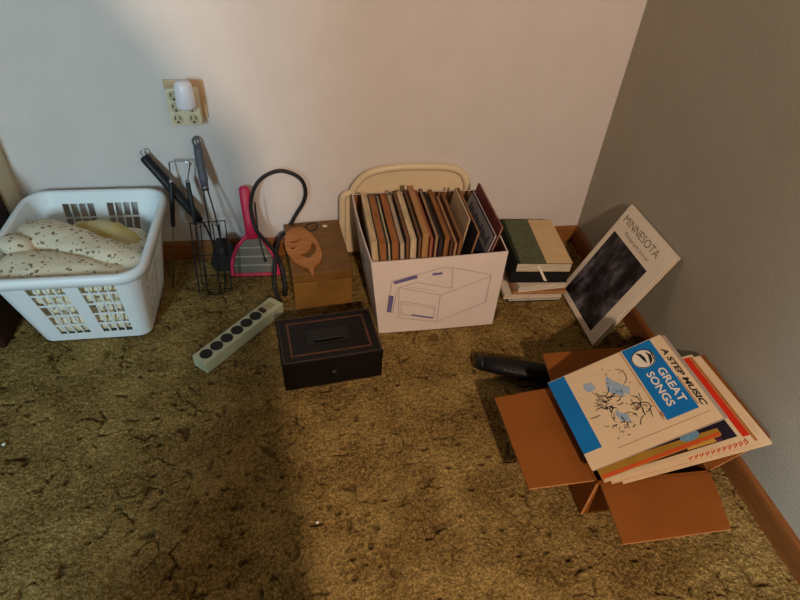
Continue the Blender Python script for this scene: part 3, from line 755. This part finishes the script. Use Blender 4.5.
leaner('magazine', 'maroon magazine leaning rightmost in the white file box', -.466, -.402, .215, .300, .005, cover((112, 52, 50)), pages((170, 130, 110)), yf=-.352)

# ------------------------------------------------------------ cream plastic tray behind the file box
t = thing('tray', 'cream plastic tray with rolled rim standing behind the white file box', 'tray', (-.59, -.036, 0))
pth = [(-.177, 0), (-.177, .05), (-.176, .185), (-.170, .212), (-.150, .222), (-.138, .246), (-.112, .276), (-.070, .293), (-.010, .300), (.060, .300), (.120, .296), (.160, .282), (.182, .250), (.188, .200), (.188, .05), (.188, 0)]
P = smooth_path([(x, .004 + .05 * (z - .15) * .3, z * .94 + .012) for x, z in pth], 5)
MB().tube(P, .0105, 12, squash=(.9, 1.0)).build('rim', M['cream'], t)
MB().prism([(p.x, p.z) for p in P], -.002, .002, 0, frame((0, .008, 0), (1, 0, 0), (0, .015, 1), (0, -1, .015))).build('panel', M['cream'], t)

# ------------------------------------------------------------ stack of books in the corner
def flat_book(name, label, x, y, z, w, d, t, yaw, cm, pm, cat='book', **k):
    """lying flat, spine on the left, w across, d deep"""
    m = Matrix.Translation((x, y, z)) @ Matrix.Rotation(math.radians(yaw), 4, 'Z')
    return book(name, label, 'books stacked flat in the corner', m, w, d, t, cm, pm, cat=cat, **k)
Y0 = -.276
flat_book('book', 'thin black book at the bottom of the stack in the corner', -.318, Y0 - .016, .001, .158, .215, .013, -2, M['blk'], pages((206, 200, 186)))
flat_book('book', 'wide white-paged book second from the bottom of the corner stack', -.332, Y0 - .017, .0145, .172, .216, .013, -2, M['coverw'], pages((224, 208, 184)))
flat_book('book', 'brown-paper folder sagging in the middle of the corner stack', -.308, Y0 - .014, .028, .155, .205, .012, -4, cover((166, 118, 74)), pages((196, 150, 102)))
flat_book('book', 'white book under the thick black one in the corner stack', -.296, Y0 - .022, .0405, .146, .210, .019, 4, M['coverw'], pages((230, 218, 200)))
flat_book('book', 'thick black book second from the top of the corner stack', -.318, Y0, .060, .166, .218, .036, -4.5, M['blk'], M['blk'], bt=.003)
tb = flat_book('book', 'green and sand covered hardback on top of the corner stack', -.309, Y0, .0965, .156, .2195, .031, -4.87, M['dkgreen'], pages((224, 212, 184)), bt=.0022, over=.001)
MB().box((.010, 0, .031), (.083, .2195, .0314)).build('green_panel', M['green'], tb)['label'] = 'green left part of the cover'
MB().box((.083, 0, .031), (.157, .2195, .0314)).build('sand_panel', M['sand'], tb)['label'] = 'sand coloured right part of the cover'
bmk = MB().hexa([(.088, -.0030, -.028), (.096, -.0030, -.028), (.064, -.0012, .024), (.056, -.0012, .024)][::1], [(.088, -.0036, -.028), (.096, -.0036, -.028), (.064, -.0018, .024), (.056, -.0018, .024)])
bmk.build('ribbon', M['white'], tb)['label'] = 'white ribbon marker hanging from the pages'

# ------------------------------------------------------------ MINNESOTA book leaning on the right wall
ln = Vector((.1295, 0, .283)).normalized()
zz = Vector((0, -1, 0)).cross(ln)
tk_ = .012
org = Vector((-.1345, -.253, .0016)) 
mn = thing('photo_book', 'white MINNESOTA photo book leaning against the right wall above the carton', 'book', mw=frame(org, (0, -1, 0), ln, zz))
w, h = .234, .309
c = MB(); c.box((0, 0, .0102), (w, h, .012)); c.box((0, 0, 0), (w, h, .0018)); c.box((-.0012, 0, 0), (.0012, h, .012)); c.build('cover', mat('white_jacket', (240, 228, 208), .6, (234, 222, 202), 9, spec=.25), mn)
MB().box((.0012, .003, .0018), (w - .003, h - .003, .0102)).build('pages', pages((206, 190, 160)), mn)
MB().box((.017, .016, .012), (.196, .232, .0123)).build('photo', M['mnphoto'], mn)['label'] = 'dark photograph of water and trees'
text('lettering', 'MINNESOTA', mat('grey_print', (136, 124, 104), .7), mn, .016, .190, .266, .287, .0124)
text('lettering', 'Photography Journal', mat('grey_print_small', (140, 128, 108), .7), mn, .052, .176, .243, .255, .0124, shear=.3)

# ------------------------------------------------------------ black umbrella on the carpet
p0, p1 = Vector((-.468, -.530, .022)), Vector((-.285, -.604, .026))
dx = (p1 - p0).normalized(); L_ = (p1 - p0).length
t = thing('folded_umbrella', 'black tube-shaped folded umbrella lying on the carpet beside the brown carton', 'umbrella', mw=frame(p0, dx, Vector((0, 0, 1)).cross(dx), Vector((0, 0, 1))))
MB().tube([(-.004, 0, 0), (0, 0, 0), (.05, 0, .001), (.11, 0, .003), (L_, 0, .004), (L_ + .02, 0, .004)], [.010, .019, .0215, .024, .026, .022], 14, squash=(.95, 1.05)).build('sleeve', mat('black_nylon', (14, 14, 16), .6, (10, 10, 12), 60, bump=.3, bscale=120), t)
MB().tube([(-.010, 0, 0), (.004, 0, 0), (.010, 0, .0005)], [.016, .0195, .0205], 14).build('end_cap', M['black'], t)
g = MB()
for i in range(9):
    x = .058 + i * .0075
    a_ = 1.05; r_ = .0255 + x * .004
    g.box((x, -.0030, -.0002), (x + (.0045 if i % 3 else .0058), .0030 - (.002 if i % 2 else 0), .0003), mx=Matrix.Translation((0, -math.sin(a_) * r_, math.cos(a_) * r_ + .002)) @ Matrix.Rotation(a_, 4, 'X'))
g.build('print', mat('faint_grey_print', (70, 68, 66), .6), t)

# ------------------------------------------------------------ carton with open flaps
ct = thing('carton', 'brown corrugated carton with open flaps overflowing with sheet music', 'box', (-.25, -.82, 0))
cx, cy = -.25, -.82
ZR = .114
base = [(-.367, -.932), (-.134, -.937), (-.128, -.690), (-.364, -.697)]
c = MB(); tkc = .004
for k in range(4):
    a, b_ = Vector((*base[k], 0)), Vector((*base[(k + 1) % 4], 0)); d = (b_ - a).normalized(); n_ = Vector((-d.y, d.x, 0)) * tkc
    bb = [a, b_, b_ + n_, a + n_]
    c.hexa([(p.x - cx, p.y - cy, .001) for p in bb], [(p.x - cx, p.y - cy, ZR) for p in bb])
c.hexa([(x - cx, y - cy, .001) for x, y in base], [(x - cx, y - cy, .004) for x, y in base])
c.build('carton_body', M['kraft'], ct)
def flap(pts, lab=None):
    P = [Vector(p) for p in pts]; nrm = (P[1] - P[0]).cross(P[3] - P[0]).normalized()
    if nrm.z < 0: nrm = -nrm
    m = MB(); nu, nv = 8, 6; vs = []
    for j in range(nv + 1):
        for i in range(nu + 1):
            u, v = i / nu, j / nv
            p = P[0].lerp(P[1], u).lerp(P[3].lerp(P[2], u), v) + nrm * (.0015 * noise.noise(Vector((u * 3, v * 3, P[0].x * 40))) * v)
            vs.append(p - Vector((cx, cy, 0)))
    vs += [Vector(p) - nrm * .004 for p in vs]
    K = (nu + 1) * (nv + 1); I = lambda i, j: j * (nu + 1) + i
    top_, side = [], []
    for j in range(nv):
        for i in range(nu):
            top_.append((I(i, j), I(i + 1, j), I(i + 1, j + 1), I(i, j + 1))); top_.append(tuple(K + q_ for q_ in (I(i, j + 1), I(i + 1, j + 1), I(i + 1, j), I(i, j))))
    for i in range(nu):
        side += [(I(i + 1, 0), I(i, 0), K + I(i, 0), K + I(i + 1, 0)), (I(i, nv), I(i + 1, nv), K + I(i + 1, nv), K + I(i, nv))]
    for j in range(nv):
        side += [(I(0, j), I(0, j + 1), K + I(0, j + 1), K + I(0, j)), (I(nu, j + 1), I(nu, j), K + I(nu, j), K + I(nu, j + 1))]
    m.add(vs, top_, 0)
    for f in side: m.f.append(f); m.mi.append(1); m.sm.append(False)
    bm = bmesh.new(); o = m.build('flap', [M['kraft'], M['kraftd']], ct)
    bm.from_mesh(o.data); bmesh.ops.recalc_face_normals(bm, faces=bm.faces[:]); bm.to_mesh(o.data); bm.free()
    return o
flap([(-.359, -.933, ZR), (-.134, -.938, ZR), (-.162, -1.048, .114), (-.370, -1.048, .114)])
flap([(-.368, -.926, ZR), (-.365, -.700, ZR), (-.500, -.714, .114), (-.497, -.928, .114)])
flap([(-.361, -.696, ZR), (-.130, -.690, ZR), (-.150, -.601, .115), (-.352, -.601, .115)])
flap([(-.130, -.932, ZR), (-.126, -.694, ZR), (-.008, -.680, .158), (-.008, -.908, .162)])
MB().hexa([(-.367 - cx, -.9335 - cy, .004), (-.362 - cx, -.9335 - cy, .004), (-.362 - cx, -.9325 - cy, .004), (-.367 - cx, -.9325 - cy, .004)], [(-.367 - cx, -.9335 - cy, ZR - .006), (-.362 - cx, -.9335 - cy, ZR - .006), (-.362 - cx, -.9325 - cy, ZR - .006), (-.367 - cx, -.9325 - cy, ZR - .006)]).build('lit_corner_strip', M['kraftd'], ct)  # paler strip paints the light caught by the carton's corner edge

# ------------------------------------------------------------ sheet music overflowing the carton
def sheet(name, label, NR, yaw, zl, w, h, t, cm, pm, cat='sheet music'):
    """NR: near right top corner (x, y, z); w along the reading line (away -> near), h from left up to right; zl: height of the left edge"""
    a = math.radians(yaw); s = (NR[2] - zl) / h; cs = math.sqrt(max(0, 1 - s * s))
    V = Vector((math.cos(a) * cs, math.sin(a) * cs, s)); U = Vector((math.sin(a), -math.cos(a), 0)); N_ = U.cross(V)
    o = Vector(NR) - U * w - V * h - N_ * t
    return book(name, label, 'sheet music piled in the carton', frame(o, U, V, N_), w, h, t, cm, pm, cat=cat, bt=.0006, over=.0008)
sheet('sheet_music', 'cream songbook at the bottom of the carton pile, nearest the right wall', (-.024, -.926, .175), 3, .1205, .228, .300, .005, M['paper'], pages((222, 196, 156)))
b = sheet('sheet_music', 'songbook with red panel and tan edge sticking out right of the carton pile', (-.058, -.931, .189), 2, .1245, .226, .292, .005, M['paper'], pages((200, 150, 90)))
MB().box((.004, .236, .0050), (.206, .2820, .0053)).build('red_panel', M['red'], b)
MB().box((.004, .2825, .0050), (.220, .2885, .0053)).build('tan_strip', cover((186, 122, 58)), b)
sc_ = MB()
random.seed(4)
for i in range(11):
    y = .150 + i * .011
    sc_.tube([(.2085, y, .0052), (.215, y + .005, .0052), (.2230, y + .003, .0052), (.218, y + .010, .0052), (.209, y + .007, .0052)], .0015, 5, squash=(.3, 1))
sc_.build('red_script', M['orange'], b)
a2 = sheet('sheet_music', 'music book with yellow and dark photo cover third from the bottom of the carton pile', (-.102, -.929, .205), 2.5, .131, .222, .268, .005, M['paper'], pages((216, 190, 150)))
MB().box((.01, .004, .0050), (.214, .236, .0053)).build('photo', M['umber'], a2)
MB().prism([(.176, .176), (.212, .166), (.212, .222), (.172, .214)], .0053, .0055).build('photo_highlight', M['straw'], a2)
MB().box((.150, .232, .0053), (.214, .260, .0056)).build('dark_panel', M['navy'], a2)
MB().box((.170, .222, .0053), (.214, .233, .0056)).build('plum_panel', M['plum'], a2)
a1 = sheet('sheet_music', 'mustard music book with dark band and blue oval just under the top ones', (-.154, -.925, .222), 3.5, .137, .212, .228, .005, M['mustard'], pages((206, 110, 60)))
MB().prism([(.06, .04), (.190, .060), (.1985, .228), (.06, .228)], .0050, .0053).build('dark_band', M['navy'], a1)
MB().box((.206, .002, .0050), (.212, .226, .0053)).build('orange_edge', M['orange'], a1)
MB().prism([((.195) + .009 * math.cos(a), .178 + .018 * math.sin(a)) for a in [2 * PI * k / 24 for k in range(24)]], .0053, .0056).build('blue_oval', mat('blue_oval_print', (84, 140, 176), .6, (130, 170, 190), 200), a1)
sheet('sheet_music', 'grey-edged sheet music directly beneath the GREAT SONGS booklet', (-.152, -.915, .2580), 2, .1430, .209, .254, .003, M['papergrey'], pages((214, 196, 170)))
gs = sheet('sheet_music', 'blue and cream GREAT SONGS booklet on top of the carton pile', (-.165, -.917, .2625), 2, .1480, .209, .246, .003, M['paper'], pages((220, 200, 170)))
W_, H_ = .209, .246; zt = .0030
MB().box((0, 0, zt), (.175, .147 * H_, zt + .0003)).build('blue_band', M['blue'], gs)
MB().box((.0, .660 * H_, zt), (.175, .905 * H_, zt + .0003)).build('title_panel', M['blue'], gs)
text('lettering', 'GREAT', M['white'], gs, .070, .152, .812 * H_, .872 * H_, zt + .0006, bold=.02)
text('lettering', 'SONGS', M['white'], gs, .070, .152, .722 * H_, .782 * H_, zt + .0006, bold=.02)
text('lettering', 'A STEP MUSIC', M['inkblack'], gs, .030, .176, .930 * H_, .972 * H_, zt + .0004, shear=.25, bold=.035)
MB().box((.100, .908 * H_, zt), (.168, .918 * H_, zt + .0002)).build('small_print', M['brownink'], gs)
em = MB().cyl((.036, .775 * H_, zt + .0003), .0225, .0003, 32).build('emblem', M['white'], gs)
k = MB()
k.tube([(.036 + .0215 * math.cos(a), .775 * H_ + .0215 * math.sin(a), zt + .0007) for a in [2 * PI * q_ / 28 for q_ in range(28)]], .0009, 5, closed=True, squash=(.3, 1))
ec = .775 * H_
k.prism([(.017, ec - .008), (.024, ec + .001), (.036, ec + .004), (.050, ec + .001), (.040, ec - .002), (.028, ec - .004)], zt + .0006, zt + .0009)
k.prism([(.022, ec + .010), (.034, ec + .017), (.048, ec + .013), (.055, ec + .004), (.046, ec + .008), (.034, ec + .011)], zt + .0006, zt + .0009)
k.prism([(.012, .83 * H_), (.030, .86 * H_), (.048, .845 * H_), (.046, .838 * H_), (.030, .85 * H_)], zt + .0006, zt + .0009)
k.build('emblem_ink', M['inkblack'], em)
# loose ink drawing with pale washes
random.seed(21)
def scrib(m, n, cu, cv, ru, rv, lw, seg=4, jit=.012):
    for i in range(n):
        x, y = random.gauss(cu, ru), random.gauss(cv, rv); P = []
        a = random.uniform(0, 2 * PI)
        for q_ in range(seg):
            a += random.uniform(-.9, .9); x += math.cos(a) * jit * random.random(); y += math.sin(a) * jit * random.random(); P.append((x, y, zt + .0007))
        m.tube(P, lw * random.uniform(.6, 1.5), 5, squash=(.25, 1))
inkm = MB(); scrib(inkm, 34, .098, .085, .012, .009, .0006) ; inkm.build('ink_drawing', M['inkblack'], gs); inkm = MB(); scrib(inkm, 12, .139, .133, .009, .007, .0007); inkm.build('ink_drawing', M['inkblack'], gs); inkm = MB(); scrib(inkm, 44, .085, .105, .036, .034, .0005, 2, .005); inkm.build('ink_drawing', M['inkblack'], gs); inkm = MB(); scrib(inkm, 20, .145, .085, .012, .012, .0006, 3, .007)
inkm.build('ink_drawing', M['inkblack'], gs); inkm = MB()
inkm.tube([(.134 + .011 * math.cos(a), .139 + .013 * math.sin(a), zt + .0007) for a in [2 * PI * q_ / 18 for q_ in range(13)]], .0008, 5, squash=(.25, 1))
inkm.build('ink_drawing', M['inkblack'], gs); inkm = MB()
inkm.tube([(.052 + .02 * math.cos(a), .128 + .016 * math.sin(a), zt + .0007) for a in [PI * .1 + PI * .8 * q_ / 10 for q_ in range(11)]], .0007, 5, squash=(.25, 1))
inkm.build('ink_drawing', M['inkblack'], gs)
ws = MB()
for cu, cv, ru, rv, an in ((.070, .112, .026, .011, .2), (.048, .070, .012, .010, .9), (.136, .098, .018, .007, .5), (.084, .128, .012, .008, .1)):
    ws.prism([(cu + math.cos(an) * ru * math.cos(b_) * (1 + .25 * math.sin(3 * b_)) - math.sin(an) * rv * math.sin(b_), cv + math.sin(an) * ru * math.cos(b_) + math.cos(an) * rv * math.sin(b_) * (1 + .3 * math.cos(4 * b_))) for b_ in [2 * PI * q_ / 22 for q_ in range(22)]], zt + .0001, zt + .0004)
ws.build('blue_wash', M['wash'], gs)
MB().prism([(.160 + .006 * math.cos(b_), .160 + .004 * math.sin(b_)) for b_ in [2 * PI * q_ / 10 for q_ in range(10)]], zt + .0001, zt + .0004).build('small_emblem', M['brownink'], gs)
ln_ = MB(); ln_.box((.188, .06, zt), (.1892, .235, zt + .0002)); ln_.box((.0, .640 * H_, zt), (.172, .648 * H_, zt + .0002)); ln_.build('rule_line', M['brownink'], gs)

# ------------------------------------------------------------ light: warm ceiling lamp behind the viewer, cool window to the left
ld = bpy.data.lights.new('ceiling_lamp', 'POINT'); ld.energy = 216; ld.color = (1.0, .735, .555); ld.shadow_soft_size = .05
lo = bpy.data.objects.new('ceiling_lamp', ld); COL.objects.link(lo); lo.location = (-.665, -3.0, 1.9)
wd_ = bpy.data.lights.new('window_daylight', 'AREA'); wd_.energy = 47; wd_.color = (.62, .88, 1.0); wd_.shape = 'RECTANGLE'; wd_.size = .35; wd_.size_y = .7
wo = bpy.data.objects.new('window_daylight', wd_); COL.objects.link(wo); wo.location = (-1.9, -3.0, 1.25)
wo.rotation_euler = (Vector((-1.35, -.1, .2)) - Vector(wo.location)).to_track_quat('-Z', 'Y').to_euler()
wl = bpy.data.worlds.new('world'); S.world = wl; wl.use_nodes = True
bg = wl.node_tree.nodes['Background']; bg.inputs[0].default_value = (.95, .92, .90, 1); bg.inputs[1].default_value = .038
S.view_settings.view_transform = 'Standard'; S.view_settings.look = 'None'; S.view_settings.gamma = 1; S.view_settings.use_curve_mapping = False
S.view_settings.exposure = 0.0
